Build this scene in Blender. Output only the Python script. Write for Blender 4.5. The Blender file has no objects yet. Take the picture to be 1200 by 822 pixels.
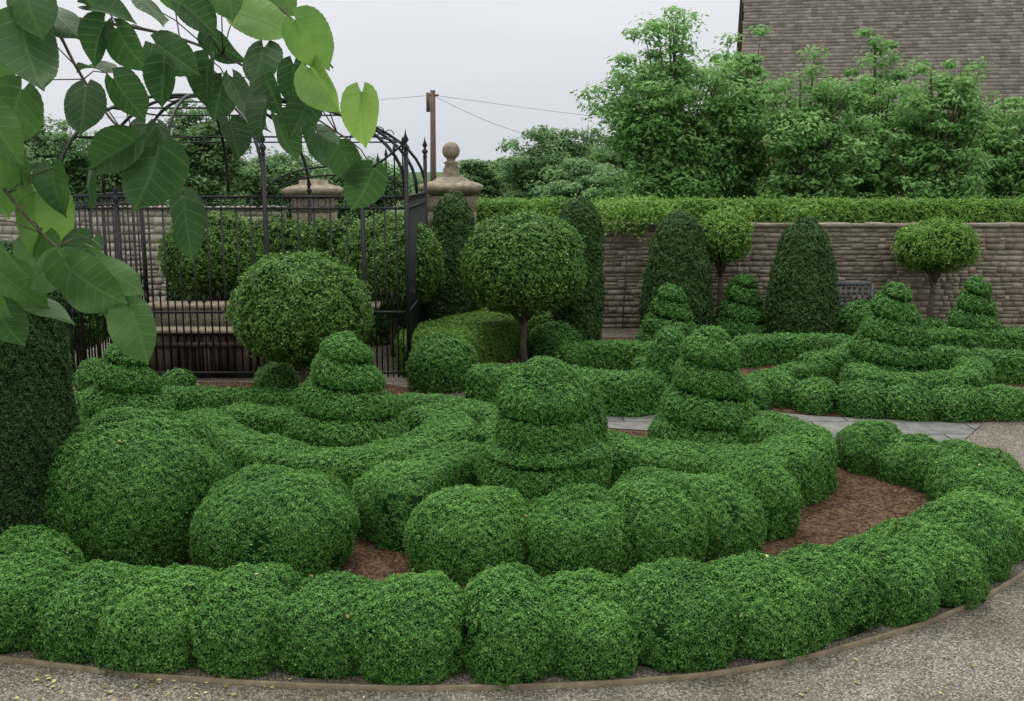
import bpy, math, numpy as np
from mathutils import Vector
rng = np.random.default_rng(7)
scene = bpy.context.scene
COL = scene.collection
CAMH, FPX, PITCH = 3.0, 1200.0, math.radians(10)
cp, sp = math.cos(PITCH), math.sin(PITCH)

# ---------- survey helpers: site plan taken off the photograph by levelling ----------
def S(x, y, z=0.0):
    u = (x-600)/FPX; v = (411-y)/FPX
    dy = cp+v*sp; dz = -sp+v*cp
    t = (z-CAMH)/dz
    return np.array([u*t, dy*t])
def Z(y, Y):
    v = (411-y)/FPX
    return CAMH + Y*(-sp+v*cp)/(cp+v*sp)
def M(px, Y, z=0.3):
    return px*(Y*cp+(CAMH-z)*sp)/FPX
def XA(x, Y, z=1.5):
    return (x-600)*(Y*cp+(CAMH-z)*sp)/FPX

# ---------- materials ----------
def newmat(name):
    m = bpy.data.materials.new(name); m.use_nodes = True
    nt = m.node_tree; nt.nodes.clear()
    out = nt.nodes.new('ShaderNodeOutputMaterial')
    return m, nt, out
def N(nt, t, **kw):
    n = nt.nodes.new(t)
    for k, v in kw.items():
        if k in n.inputs: n.inputs[k].default_value = v
        else: setattr(n, k, v)
    return n
def ramp(nt, stops, interp='LINEAR'):
    r = nt.nodes.new('ShaderNodeValToRGB'); e = r.color_ramp.elements
    r.color_ramp.interpolation = interp
    while len(e) < len(stops): e.new(0.5)
    for i, (p, c) in enumerate(stops):
        e[i].position = p; e[i].color = (*c, 1)
    return r
def foliage_mat(name, dark, mid, light, trans=0.25, rough=0.55, spec=0.16, nscale=1.8, namp=0.36):
    m, nt, out = newmat(name); L = nt.links
    at = N(nt, 'ShaderNodeAttribute'); at.attribute_name = 'tint'
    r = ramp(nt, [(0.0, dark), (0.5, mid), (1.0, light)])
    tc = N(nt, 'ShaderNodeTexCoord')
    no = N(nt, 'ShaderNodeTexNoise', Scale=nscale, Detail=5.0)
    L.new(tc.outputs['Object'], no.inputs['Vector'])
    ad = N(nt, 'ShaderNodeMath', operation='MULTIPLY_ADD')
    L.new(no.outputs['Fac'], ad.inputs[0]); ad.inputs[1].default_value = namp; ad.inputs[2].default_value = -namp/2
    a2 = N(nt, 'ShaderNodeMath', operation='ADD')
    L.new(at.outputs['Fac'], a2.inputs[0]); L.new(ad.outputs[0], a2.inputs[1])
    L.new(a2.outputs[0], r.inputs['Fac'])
    b = N(nt, 'ShaderNodeBsdfPrincipled', Roughness=rough)
    b.inputs['Specular IOR Level'].default_value = spec
    L.new(r.outputs['Color'], b.inputs['Base Color'])
    t = N(nt, 'ShaderNodeBsdfTranslucent')
    L.new(r.outputs['Color'], t.inputs['Color'])
    mx = N(nt, 'ShaderNodeMixShader'); mx.inputs[0].default_value = trans
    L.new(b.outputs[0], mx.inputs[1]); L.new(t.outputs[0], mx.inputs[2])
    L.new(mx.outputs[0], out.inputs['Surface'])
    return m
def surf_mat(name, stops, scale=8, detail=6, rough=0.9, bump=0.3, bdist=0.01, tint=0.0, spec=0.2, metallic=0.0, stretch=(1, 1, 1)):
    m, nt, out = newmat(name); L = nt.links
    tc = N(nt, 'ShaderNodeTexCoord'); mp = N(nt, 'ShaderNodeMapping'); mp.inputs['Scale'].default_value = stretch
    L.new(tc.outputs['Object'], mp.inputs['Vector'])
    no = N(nt, 'ShaderNodeTexNoise', Scale=scale, Detail=detail, Roughness=0.65)
    L.new(mp.outputs[0], no.inputs['Vector'])
    r = ramp(nt, stops)
    fac = no.outputs['Fac']
    if tint > 0:
        at = N(nt, 'ShaderNodeAttribute'); at.attribute_name = 'tint'
        ma = N(nt, 'ShaderNodeMath', operation='MULTIPLY_ADD'); ma.inputs[1].default_value = tint
        sb = N(nt, 'ShaderNodeMath', operation='SUBTRACT'); sb.inputs[1].default_value = 0.5
        L.new(at.outputs['Fac'], sb.inputs[0])
        L.new(sb.outputs[0], ma.inputs[0]); L.new(no.outputs['Fac'], ma.inputs[2]); fac = ma.outputs[0]
    L.new(fac, r.inputs['Fac'])
    b = N(nt, 'ShaderNodeBsdfPrincipled', Roughness=rough, Metallic=metallic)
    b.inputs['Specular IOR Level'].default_value = spec
    L.new(r.outputs['Color'], b.inputs['Base Color'])
    if bump > 0:
        bp = N(nt, 'ShaderNodeBump', Strength=bump, Distance=bdist)
        L.new(no.outputs['Fac'], bp.inputs['Height']); L.new(bp.outputs[0], b.inputs['Normal'])
    L.new(b.outputs[0], out.inputs['Surface'])
    return m

BOX = foliage_mat('box_foliage', (0.020, 0.078, 0.016), (0.090, 0.240, 0.046), (0.220, 0.435, 0.100), trans=0.22)
BOXF = foliage_mat('box_foliage_older', (0.020, 0.074, 0.016), (0.084, 0.226, 0.046), (0.200, 0.400, 0.092), trans=0.2)
YEW = foliage_mat('yew_foliage', (0.016, 0.044, 0.011), (0.042, 0.098, 0.027), (0.090, 0.175, 0.050), trans=0.12)
LAUREL = foliage_mat('laurel_foliage', (0.026, 0.082, 0.014), (0.098, 0.212, 0.038), (0.220, 0.378, 0.078), trans=0.25, rough=0.45, spec=.2)
FRESH = foliage_mat('fresh_hedge_foliage', (0.050, 0.130, 0.020), (0.145, 0.290, 0.050), (0.265, 0.430, 0.085), trans=0.3)
MAGN = foliage_mat('shrubby_tree_foliage', (0.095, 0.215, 0.055), (0.205, 0.400, 0.120), (0.345, 0.550, 0.205), trans=0.42, nscale=0.7, namp=.5)
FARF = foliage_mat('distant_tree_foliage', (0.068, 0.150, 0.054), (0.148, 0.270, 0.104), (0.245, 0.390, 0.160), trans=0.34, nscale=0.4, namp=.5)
CORE = surf_mat('gap_shade_shell', [(0.3, (0.006, 0.018, 0.006)), (0.7, (0.014, 0.040, 0.012))], scale=30, bump=0, rough=1.0, spec=0.0)  # shell under the leaves; shade of the gaps is in its near-black green
DRY = surf_mat('dry_leaf', [(.2, (.16, .12, .04)), (.5, (.34, .29, .10)), (.8, (.42, .40, .18))], scale=2, tint=1.2, bump=0)
BARK = surf_mat('bark', [(0.3, (0.045, 0.036, 0.026)), (0.7, (0.16, 0.13, 0.10))], scale=18, bump=0.6, stretch=(1, 1, 0.3))
IRON = surf_mat('black_iron', [(0.3, (0.006, 0.007, 0.009)), (0.7, (0.014, 0.015, 0.018))], scale=20, rough=0.5, bump=0.1, spec=0.35)
STONE = surf_mat('rubble_stone', [(0.0, (0.110, 0.092, 0.070)), (0.35, (0.168, 0.142, 0.110)), (0.6, (0.222, 0.190, 0.150)), (1.0, (0.36, 0.32, 0.26))], scale=6, tint=0.55, bump=0.25, bdist=0.01)
MORTAR = surf_mat('lime_mortar', [(0.3, (0.12, 0.10, 0.076)), (0.7, (0.19, 0.162, 0.126))], scale=12)
PALE = surf_mat('pale_limestone', [(0.1, (0.20, 0.18, 0.145)), (0.5, (0.33, 0.305, 0.25)), (0.9, (0.44, 0.415, 0.355))], scale=5, tint=0.6, bump=0.25, bdist=0.01)
LICHEN = surf_mat('weathered_ashlar', [(0.25, (0.10, 0.085, 0.06)), (0.5, (0.22, 0.185, 0.135)), (0.75, (0.35, 0.30, 0.22))], scale=9, bump=0.5, bdist=0.02)
SLATE = surf_mat('stone_slates', [(0.1, (0.120, 0.106, 0.090)), (0.5, (0.182, 0.160, 0.138)), (0.9, (0.26, 0.234, 0.205))], scale=3, tint=0.5, bump=0.2)
TIMBER = surf_mat('dark_timber', [(0.3, (0.034, 0.025, 0.018)), (0.7, (0.105, 0.078, 0.056))], scale=14, tint=0.4, bump=0.4, stretch=(1, 1, 0.15))
GREYWOOD = surf_mat('grey_weathered_wood', [(0.3, (0.07, 0.08, 0.085)), (0.7, (0.15, 0.165, 0.17))], scale=14, bump=0.3, stretch=(0.2, 1, 1))
EDGE = surf_mat('edging_wood', [(0.3, (0.11, 0.085, 0.055)), (0.7, (0.24, 0.195, 0.135))], scale=9, bump=0.3, stretch=(1, 1, 1))
WINFR = surf_mat('brown_window_timber', [(0.3, (0.08, 0.03, 0.015)), (0.7, (0.16, 0.07, 0.035))], scale=9, bump=0.1)
HOUSE = surf_mat('house_stone', [(0.25, (0.20, 0.14, 0.075)), (0.5, (0.34, 0.25, 0.15)), (0.8, (0.45, 0.35, 0.22))], scale=4, bump=0.4)
GLASS = surf_mat('window_glass', [(0.3, (0.02, 0.022, 0.025)), (0.7, (0.05, 0.055, 0.06))], scale=2, rough=0.08, bump=0, spec=0.6)
POLEM = surf_mat('pole_wood', [(0.3, (0.08, 0.055, 0.045)), (0.7, (0.20, 0.14, 0.115))], scale=9, bump=0.3, stretch=(1, 1, 0.2))

def soil_mat():
    m, nt, out = newmat('brown_soil'); L = nt.links
    tc = N(nt, 'ShaderNodeTexCoord')
    v = N(nt, 'ShaderNodeTexVoronoi', Scale=45.0); no = N(nt, 'ShaderNodeTexNoise', Scale=6.0, Detail=8.0)
    L.new(tc.outputs['Object'], v.inputs['Vector']); L.new(tc.outputs['Object'], no.inputs['Vector'])
    mixf = N(nt, 'ShaderNodeMix', data_type='FLOAT'); mixf.inputs[0].default_value = 0.5
    sepc = N(nt, 'ShaderNodeSeparateColor'); L.new(v.outputs['Color'], sepc.inputs[0])
    L.new(sepc.outputs[0], mixf.inputs[2]); L.new(no.outputs['Fac'], mixf.inputs[3])
    r = ramp(nt, [(0.2, (0.026, 0.017, 0.011)), (0.5, (0.078, 0.049, 0.030)), (0.8, (0.16, 0.108, 0.070))])
    L.new(mixf.outputs[0], r.inputs['Fac'])
    b = N(nt, 'ShaderNodeBsdfPrincipled', Roughness=0.95); b.inputs['Specular IOR Level'].default_value = 0.05
    L.new(r.outputs[0], b.inputs['Base Color'])
    bp = N(nt, 'ShaderNodeBump', Strength=0.9, Distance=0.02); L.new(v.outputs['Distance'], bp.inputs['Height']); bp.invert = True
    L.new(bp.outputs[0], b.inputs['Normal']); L.new(b.outputs[0], out.inputs['Surface'])
    return m
def gravel_mat():
    m, nt, out = newmat('pea_gravel'); L = nt.links
    tc = N(nt, 'ShaderNodeTexCoord')
    v = N(nt, 'ShaderNodeTexVoronoi', Scale=88.0); no = N(nt, 'ShaderNodeTexNoise', Scale=1.3, Detail=7.0)
    for n in (v, no): L.new(tc.outputs['Object'], n.inputs['Vector'])
    sepc = N(nt, 'ShaderNodeSeparateColor'); L.new(v.outputs['Color'], sepc.inputs[0])
    r = ramp(nt, [(0.0, (0.100, 0.092, 0.078)), (0.35, (0.186, 0.172, 0.146)), (0.7, (0.272, 0.254, 0.220)), (1.0, (0.46, 0.435, 0.39))])
    L.new(sepc.outputs[0], r.inputs['Fac'])
    r2 = ramp(nt, [(0.3, (0.62, 0.60, 0.54)), (0.65, (1.06, 1.05, 1.04))]); L.new(no.outputs['Fac'], r2.inputs['Fac'])
    mu = N(nt, 'ShaderNodeMix', data_type='RGBA', blend_type='MULTIPLY'); mu.inputs[0].default_value = 1
    L.new(r.outputs[0], mu.inputs[6]); L.new(r2.outputs[0], mu.inputs[7])
    r3 = ramp(nt, [(0.0, (1, 1, 1)), (0.55, (0.75, 0.72, 0.7)), (0.8, (0.4, 0.37, 0.34))]); L.new(v.outputs['Distance'], r3.inputs['Fac'])
    mu2 = N(nt, 'ShaderNodeMix', data_type='RGBA', blend_type='MULTIPLY'); mu2.inputs[0].default_value = 0.8
    L.new(mu.outputs[2], mu2.inputs[6]); L.new(r3.outputs[0], mu2.inputs[7])
    b = N(nt, 'ShaderNodeBsdfPrincipled', Roughness=0.9); b.inputs['Specular IOR Level'].default_value = 0.12
    L.new(mu2.outputs[2], b.inputs['Base Color'])
    bp = N(nt, 'ShaderNodeBump', Strength=0.9, Distance=0.010); bp.invert = True; L.new(v.outputs['Distance'], bp.inputs['Height'])
    L.new(bp.outputs[0], b.inputs['Normal']); L.new(b.outputs[0], out.inputs['Surface'])
    return m
def paving_mat():
    m, nt, out = newmat('grey_paving_slabs'); L = nt.links
    tc = N(nt, 'ShaderNodeTexCoord')
    br = N(nt, 'ShaderNodeTexBrick'); br.inputs['Scale'].default_value = 1.0
    br.inputs['Brick Width'].default_value = 0.9; br.inputs['Row Height'].default_value = 0.6; br.inputs['Mortar Size'].default_value = 0.012
    br.inputs['Color1'].default_value = (0.125, 0.130, 0.122, 1); br.inputs['Color2'].default_value = (0.175, 0.180, 0.168, 1); br.inputs['Mortar'].default_value = (0.05, 0.045, 0.035, 1)
    L.new(tc.outputs['Object'], br.inputs['Vector'])
    no = N(nt, 'ShaderNodeTexNoise', Scale=7.0, Detail=8.0); L.new(tc.outputs['Object'], no.inputs['Vector'])
    r = ramp(nt, [(0.3, (0.65, 0.65, 0.65)), (0.7, (1.15, 1.15, 1.15))]); L.new(no.outputs['Fac'], r.inputs['Fac'])
    mu = N(nt, 'ShaderNodeMix', data_type='RGBA', blend_type='MULTIPLY'); mu.inputs[0].default_value = 1
    L.new(br.outputs['Color'], mu.inputs[6]); L.new(r.outputs[0], mu.inputs[7])
    b = N(nt, 'ShaderNodeBsdfPrincipled', Roughness=0.8); L.new(mu.outputs[2], b.inputs['Base Color'])
    b.inputs['Specular IOR Level'].default_value = .2
    L.new(b.outputs[0], out.inputs['Surface'])
    return m
SOIL, GRAVEL, PAVE = soil_mat(), gravel_mat(), paving_mat()
GRASS = surf_mat('rough_grass', [(0.3, (0.03, 0.06, 0.02)), (0.7, (0.07, 0.12, 0.04))], scale=0.6, bump=0)
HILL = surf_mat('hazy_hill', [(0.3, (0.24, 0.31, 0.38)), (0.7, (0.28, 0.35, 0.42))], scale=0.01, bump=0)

# ---------- mesh helpers ----------
def mk(name, V, F, mats, tint=None, midx=None, origin=(0, 0, 0), parent=None, smooth=False):
    V = np.asarray(V, dtype=np.float32).reshape(-1, 3) - np.asarray(origin, dtype=np.float32)
    F = np.asarray(F, dtype=np.int32).reshape(-1, 4)
    me = bpy.data.meshes.new(name)
    me.vertices.add(len(V)); me.vertices.foreach_set('co', V.ravel())
    me.loops.add(F.size); me.loops.foreach_set('vertex_index', F.ravel())
    me.polygons.add(len(F))
    me.polygons.foreach_set('loop_start', np.arange(0, F.size, 4, dtype=np.int32))
    if midx is not None: me.polygons.foreach_set('material_index', np.asarray(midx, dtype=np.int32))
    if not isinstance(mats, (list, tuple)): mats = [mats]
    for m in mats: me.materials.append(m)
    me.update(calc_edges=True)
    if smooth: me.polygons.foreach_set('use_smooth', np.ones(len(F), dtype=bool))
    a = me.attributes.new('tint', 'FLOAT', 'FACE')
    a.data.foreach_set('value', np.asarray(tint if tint is not None else np.full(len(F), 0.5), dtype=np.float32))
    ob = bpy.data.objects.new(name, me); COL.objects.link(ob)
    if parent is not None: ob.parent = parent
    else: ob.location = origin
    return ob
def tag(ob, label=None, cat=None, group=None, kind=None):
    if label: ob['label'] = label
    if cat: ob['category'] = cat
    if group: ob['group'] = group
    if kind: ob['kind'] = kind
    return ob
def empty(name, loc):
    e = bpy.data.objects.new(name, None); e.location = loc; e.empty_display_size = 0.2; COL.objects.link(e); return e
class B:
    def __init__(s): s.V = []; s.F = []; s.T = []; s.MI = []; s.n = 0
    def add(s, V, F, tint=0.5, mi=0):
        V = np.asarray(V, float).reshape(-1, 3); F = np.asarray(F, int).reshape(-1, 4)
        s.V.append(V); s.F.append(F+s.n); s.n += len(V)
        t = np.full(len(F), tint) if np.isscalar(tint) else np.asarray(tint)
        s.T.append(t); s.MI.append(np.full(len(F), mi))
    def box(s, x0, x1, y0, y1, z0, z1, tint=0.5, mi=0, jit=0):
        v = np.array([[x0,y0,z0],[x1,y0,z0],[x1,y1,z0],[x0,y1,z0],[x0,y0,z1],[x1,y0,z1],[x1,y1,z1],[x0,y1,z1]], float)
        if jit: v += rng.uniform(-jit, jit, v.shape)*np.array([1, .4, 1])
        s.add(v, [[0,3,2,1],[4,5,6,7],[0,1,5,4],[1,2,6,5],[2,3,7,6],[3,0,4,7]], tint, mi)
    def tube(s, P, R, n=8, tint=0.5, mi=0):
        P = np.asarray(P, float); m = len(P)
        R = np.full(m, R) if np.isscalar(R) else np.asarray(R, float)
        T = np.gradient(P, axis=0); T /= np.linalg.norm(T, axis=1)[:, None]+1e-9
        ref = np.array([0, 0, 1.0]) if abs(T[:, 2]).mean() < 0.8 else np.array([1.0, 0, 0])
        A = np.cross(T, ref); A /= np.linalg.norm(A, axis=1)[:, None]+1e-9; Bv = np.cross(T, A)
        th = np.linspace(0, 2*np.pi, n, endpoint=False)+np.pi/4
        G = P[:, None]+R[:, None, None]*(np.cos(th)[None, :, None]*A[:, None]+np.sin(th)[None, :, None]*Bv[:, None])
        G = np.concatenate([P[None, :1].repeat(n, 1), G, P[None, -1:].repeat(n, 1)], 0); m += 2
        i, j = np.meshgrid(np.arange(m-1), np.arange(n), indexing='ij')
        j2 = (j+1) % n
        F = np.stack([i*n+j, i*n+j2, (i+1)*n+j2, (i+1)*n+j], -1).reshape(-1, 4)
        s.add(G.reshape(-1, 3), F, tint, mi)
    def revolve(s, cx, cy, prof, n=24, tint=0.5, mi=0):
        prof = np.asarray(prof, float); th = np.linspace(0, 2*np.pi, n, endpoint=False)
        G = np.stack([cx+prof[:, 0, None]*np.cos(th), cy+prof[:, 0, None]*np.sin(th), prof[:, 1, None]+0*th], -1)
        m = len(prof); i, j = np.meshgrid(np.arange(m-1), np.arange(n), indexing='ij'); j2 = (j+1) % n
        F = np.stack([i*n+j, (i+1)*n+j, (i+1)*n+j2, i*n+j2], -1).reshape(-1, 4)
        s.add(G.reshape(-1, 3), F, tint, mi)
    def out(s, name, mats, origin=(0, 0, 0), parent=None, smooth=False):
        return mk(name, np.concatenate(s.V), np.concatenate(s.F), mats, np.concatenate(s.T), np.concatenate(s.MI), origin, parent, smooth)

def waves(k, lam, seed):
    r = np.random.default_rng(seed); d = r.normal(size=(k, 3)); d /= np.linalg.norm(d, axis=1)[:, None]
    return d*(2*np.pi/(lam*r.uniform(0.65, 1.6, k)))[:, None], r.uniform(0, 6.28, k)
WLOW, PLOW = waves(9, 0.50, 1); WCL, PCL = waves(17, 0.060, 2); WMD, PMD = waves(12, 0.17, 3)
def wsum(P, W, ph, scale=1.0):
    o = np.zeros(len(P))
    for w, p in zip(W, ph): o += np.sin(P@(w/scale)+p)
    return o/math.sqrt(len(ph)/2)
def leafquads(P, Nn, s, spread=0.75, up=0.25, wid=0.5, lensc=1.3):
    n = len(P)
    m = Nn+rng.normal(size=(n, 3))*spread; m[:, 2] += up; m /= np.linalg.norm(m, axis=1)[:, None]
    d = np.cross(m, rng.normal(size=(n, 3))); d /= np.linalg.norm(d, axis=1)[:, None]+1e-9
    w = np.cross(m, d)
    L = s*lensc*rng.uniform(0.7, 1.25, n)[:, None]; W = L*wid/1.0*0.5*rng.uniform(0.8, 1.2, n)[:, None]
    a = P-d*L*0.5; c = P+d*L*0.5
    b = P+w*W+m*L*0.08-d*L*0.05; e = P-w*W+m*L*0.08-d*L*0.05
    V = np.stack([a, b, c, e], 1).reshape(-1, 3)
    F = np.arange(4*n).reshape(n, 4)
    return V, F
def gridfaces(m, n, wrap):
    if wrap:
        i, j = np.meshgrid(np.arange(m-1), np.arange(n), indexing='ij'); j2 = (j+1) % n
    else:
        i, j = np.meshgrid(np.arange(m-1), np.arange(n-1), indexing='ij'); j2 = j+1
    return np.stack([i*n+j, (i+1)*n+j, (i+1)*n+j2, i*n+j2], -1).reshape(-1, 4)
def sgp(c, e): return np.sign(c)*np.abs(c)**e
def P_loaf(cx, cy, rot, a, b, h, e=0.85, zc=0.45, res=22, low=0.45):
    hz = h*(1-zc); z0 = h*zc; lo = z0/low
    cr, sr = math.cos(rot), math.sin(rot)
    def f(ins):
        ph = np.linspace(0.001, np.pi*0.80, res)[:, None]; th = np.linspace(0, 2*np.pi, res+12, endpoint=False)[None]
        s1 = sgp(np.sin(ph), e)
        x = (a-ins)*sgp(np.cos(th), e)*s1; y = (b-ins)*sgp(np.sin(th), e)*s1
        c = sgp(np.cos(ph), e); z = z0+np.where(c > 0, (hz-ins)*c, lo*c)+0*th
        return np.stack([cx+x*cr-y*sr, cy+x*sr+y*cr, z], -1), True
    def inside(P, ins=0.02):
        dx = P[:, 0]-cx; dy = P[:, 1]-cy
        x = (dx*cr+dy*sr)/(a-ins); y = (-dx*sr+dy*cr)/(b-ins); z = P[:, 2]-z0; z = np.where(z > 0, z/(hz-ins), z/lo)
        q = 2/e
        return np.abs(x)**q+np.abs(y)**q+np.abs(z)**q < 1
    return f, inside
def P_ball(cx, cy, zc, r, hu, hd, e=0.95, res=26):
    def f(ins):
        ph = np.linspace(0.001, np.pi-0.001, res)[:, None]; th = np.linspace(0, 2*np.pi, 36, endpoint=False)[None]
        s1 = sgp(np.sin(ph), e); c = sgp(np.cos(ph), e)
        return np.stack([cx+(r-ins)*s1*np.cos(th), cy+(r-ins)*s1*np.sin(th), zc+np.where(c > 0, (hu-ins)*c, (hd-ins)*c)+0*th], -1), True
    return f, None
def P_rev(cx, cy, R, h, env, tiers=0, groove=0.0, spiral=1.0, cap=0.86, nt=90, ph0=0.0, ax=1.0, lean=0.0, gex=0.75):
    ez, er = zip(*env)
    def f(ins):
        t = (1-np.linspace(0, 1, nt)**1.0)[:, None]; th = np.linspace(0, 2*np.pi, 44, endpoint=False)[None]
        r = np.interp(t, ez, er)*R
        c = np.where(t > cap, np.sqrt(np.clip(1-((t-cap)/(1-cap))**2, 0, 1)), 1.0)
        r = r*c
        if tiers:
            fr = t*tiers+spiral*th/(2*np.pi)+ph0
            g = np.abs(np.sin(np.pi*fr))**gex
            r = r-groove*(1-g)*np.clip(r/(groove*3.0), 0, 1)
        r = np.maximum(r-ins, 0.001)
        z = t*(h-ins)
        return np.stack([cx+r*np.cos(th)*ax+lean*z, cy+r*np.sin(th), z+0*th], -1), True
    return f, None
def spline(pts, step=0.07):
    pts = np.asarray(pts, float); n = len(pts)
    q = np.vstack([2*pts[0]-pts[1], pts, 2*pts[-1]-pts[-2]]); out = []
    for i in range(1, n):
        p0, p1, p2, p3 = q[i-1], q[i], q[i+1], q[i+2]
        for t in np.linspace(0, 1, 24, endpoint=False):
            out.append(0.5*((2*p1)+(-p0+p2)*t+(2*p0-5*p1+4*p2-p3)*t*t+(-p0+3*p1-3*p2+p3)*t**3))
    out.append(pts[-1]); out = np.array(out)
    s = np.r_[0, np.cumsum(np.linalg.norm(np.diff(out, axis=0), axis=1))]
    k = max(int(s[-1]/step), 4); u = np.linspace(0, s[-1], k)
    return np.stack([np.interp(u, s, out[:, d]) for d in range(out.shape[1])], 1), u
def P_sweep(pts, w, h, e=0.6, lump=0.0, lper=0.6, nv=30, z0=0.0):
    path, u = spline(pts); T = np.gradient(path, axis=0); T /= np.linalg.norm(T, axis=1)[:, None]
    Rt = np.stack([T[:, 1], -T[:, 0]], 1); Lt = u[-1]
    def f(ins):
        d = np.minimum(u, Lt-u); ww = w/2-ins
        c = np.where(d < w/2, np.sqrt(np.clip(1-(1-d/(w/2))**2, 0, 1)), 1.0)
        g = np.abs(np.sin(np.pi*u/lper))**0.6 if lump else np.ones_like(u)
        W = ww*np.maximum(c, 0.02)*(1-lump*(1-g)); H = (h-ins-z0)*np.maximum(c, 0.02)**0.35*(1-lump*0.8*(1-g))
        ph = np.linspace(-0.0, np.pi, nv)[None]
        x = W[:, None]*sgp(np.cos(ph), e); z = H[:, None]*np.abs(np.sin(ph))**e
        x = x*(1-0.03*(1-z/np.maximum(H[:, None], 1e-3)))
        G = np.stack([path[:, 0, None]+Rt[:, 0, None]*x, path[:, 1, None]+Rt[:, 1, None]*x, z0+z], -1)
        return G, False
    return f, None
def leafy(name, prims, s, mat, cover=2.1, low=0.02, mid=0.0, clump=0.45, zmin=0.01, origin=None, parent=None, spread=0.40,
          wid=0.62, up=0.06, bright=0.0, lowscale=1.0, sprigs=0.0, dry=0.0):
    LV, LF, LT, LM = [], [], [], []; nv = 0
    P_all, N_all, O_all = [], [], []
    for k, (f, ins_) in enumerate(prims):
        G, wrap = f(0.0); m, n = G.shape[:2]
        Fc = gridfaces(m, n, wrap); V = G.reshape(-1, 3)
        tri = np.concatenate([Fc[:, [0, 1, 2]], Fc[:, [0, 2, 3]]])
        A = V[tri[:, 0]]; e1 = V[tri[:, 1]]-A; e2 = V[tri[:, 2]]-A
        cr = np.cross(e1, e2); ar = np.linalg.norm(cr, axis=1)/2
        cnt = int(ar.sum()*cover/(0.524*s*s))
        idx = rng.choice(len(tri), cnt, p=ar/ar.sum())
        a, b = rng.random(cnt), rng.random(cnt); fl = a+b > 1; a[fl] = 1-a[fl]; b[fl] = 1-b[fl]
        P = A[idx]+e1[idx]*a[:, None]+e2[idx]*b[:, None]; Nn = cr[idx]/(2*ar[idx, None]+1e-12)
        keep = P[:, 2] > zmin
        for j, (_, isd) in enumerate(prims):
            if j != k and isd is not None: keep &= ~isd(P)
        P_all.append(P[keep]); N_all.append(Nn[keep]); O_all.append(np.full(keep.sum(), rng.normal()*.05 if len(prims) > 1 else 0))
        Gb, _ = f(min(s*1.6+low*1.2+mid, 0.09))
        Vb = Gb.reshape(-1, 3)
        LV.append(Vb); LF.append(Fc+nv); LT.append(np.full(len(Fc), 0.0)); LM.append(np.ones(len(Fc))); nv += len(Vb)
    P = np.concatenate(P_all); Nn = np.concatenate(N_all); Of = np.concatenate(O_all)
    cl = wsum(P, WCL, PCL, max(1.0, s/0.016)); lo = wsum(P, WLOW, PLOW, lowscale); md = wsum(P, WMD, PMD)
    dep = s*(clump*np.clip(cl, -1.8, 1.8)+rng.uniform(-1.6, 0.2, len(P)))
    if sprigs > 0:
        sel = rng.random(len(P)) < sprigs; dep[sel] += rng.uniform(0.5, 2.0, sel.sum())*s
    P = P+Nn*(dep+low*lo+mid*md)[:, None]
    P[:, 2] = np.maximum(P[:, 2], 0.008)
    V, F = leafquads(P, Nn, s, spread, up, wid)
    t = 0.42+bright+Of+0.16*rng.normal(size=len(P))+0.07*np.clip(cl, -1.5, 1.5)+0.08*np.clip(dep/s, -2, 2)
    LV.append(V); LF.append(F+nv); LT.append(np.clip(t, 0, 1.0)); LM.append(np.zeros(len(F))); nv += len(V)
    if dry > 0:
        k = np.flatnonzero((rng.random(len(P)) < dry) & (Nn[:, 2] > .3))
        if len(k):
            V, F = leafquads(P[k]+Nn[k]*.012, Nn[k], .026, .3, .2, .7)
            LV.append(V); LF.append(F+nv); LT.append(rng.random(len(F))); LM.append(np.full(len(F), 2))
    og = origin if origin is not None else (float(P[:, 0].mean()), float(P[:, 1].mean()), 0.0)
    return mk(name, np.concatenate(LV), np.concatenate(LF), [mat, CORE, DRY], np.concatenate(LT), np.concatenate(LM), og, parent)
def ls(Y): return max(0.0118, 0.00155*Y)
def sheet(name, pts, z, mat):
    me = bpy.data.meshes.new(name); me.from_pydata([(float(p[0]), float(p[1]), z) for p in pts], [], [list(range(len(pts)))])
    me.materials.append(mat); me.update()
    if me.polygons[0].normal.z < 0: me.flip_normals()
    ob = bpy.data.objects.new(name, me); COL.objects.link(ob); ob['kind'] = 'structure'; return ob

# ---------- ground ----------
sheet('ground', [(-2500, -60), (2500, -60), (2500, 2500), (-2500, 2500)], 0.0, GRASS)
sheet('gravel_path', [(-16, -6), (16, -6), (16, 19.4), (-16, 19.4)], 0.004, GRAVEL)
ring = [(-230, 704), (-140, 716), (-60, 727), (20, 737), (110, 747), (200, 757), (310, 765), (440, 770), (560, 770), (690, 766), (800, 757), (890, 742), (965, 724), (1035, 703), (1090, 680), (1132, 657), (1158, 634), (1164, 612), (1150, 593), (1118, 576), (1082, 562), (1045, 551), (1010, 544)]
ringW = np.array([S(*p) for p in ring])
back = [S(*p) for p in [(960, 520), (900, 506), (800, 495), (690, 488), (600, 478), (450, 450), (200, 448), (-150, 450), (-420, 520)]]
sheet('planting_soil', list(ringW)+back, 0.008, SOIL)
sheet('paving_path', [S(*p) for p in [(680, 474), (780, 476), (870, 482), (950, 489), (1150, 499), (1118, 528), (1000, 526), (860, 512), (690, 502)]], 0.016, PAVE)
sheet('planting_soil', [S(*p) for p in [(480, 405), (700, 396), (1250, 396), (1260, 492), (1140, 496), (960, 488), (870, 480), (700, 472), (560, 470)]], 0.012, SOIL)
xs = np.linspace(-1800, 1800, 61); hz = 10+5*np.sin(xs/310)+3*np.sin(xs/97+1)
V = np.concatenate([np.stack([xs, 0*xs+1500, 0*xs], 1), np.stack([xs, 0*xs+1600, hz], 1), np.stack([xs, 0*xs+2100, hz*0.6], 1)])
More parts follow.
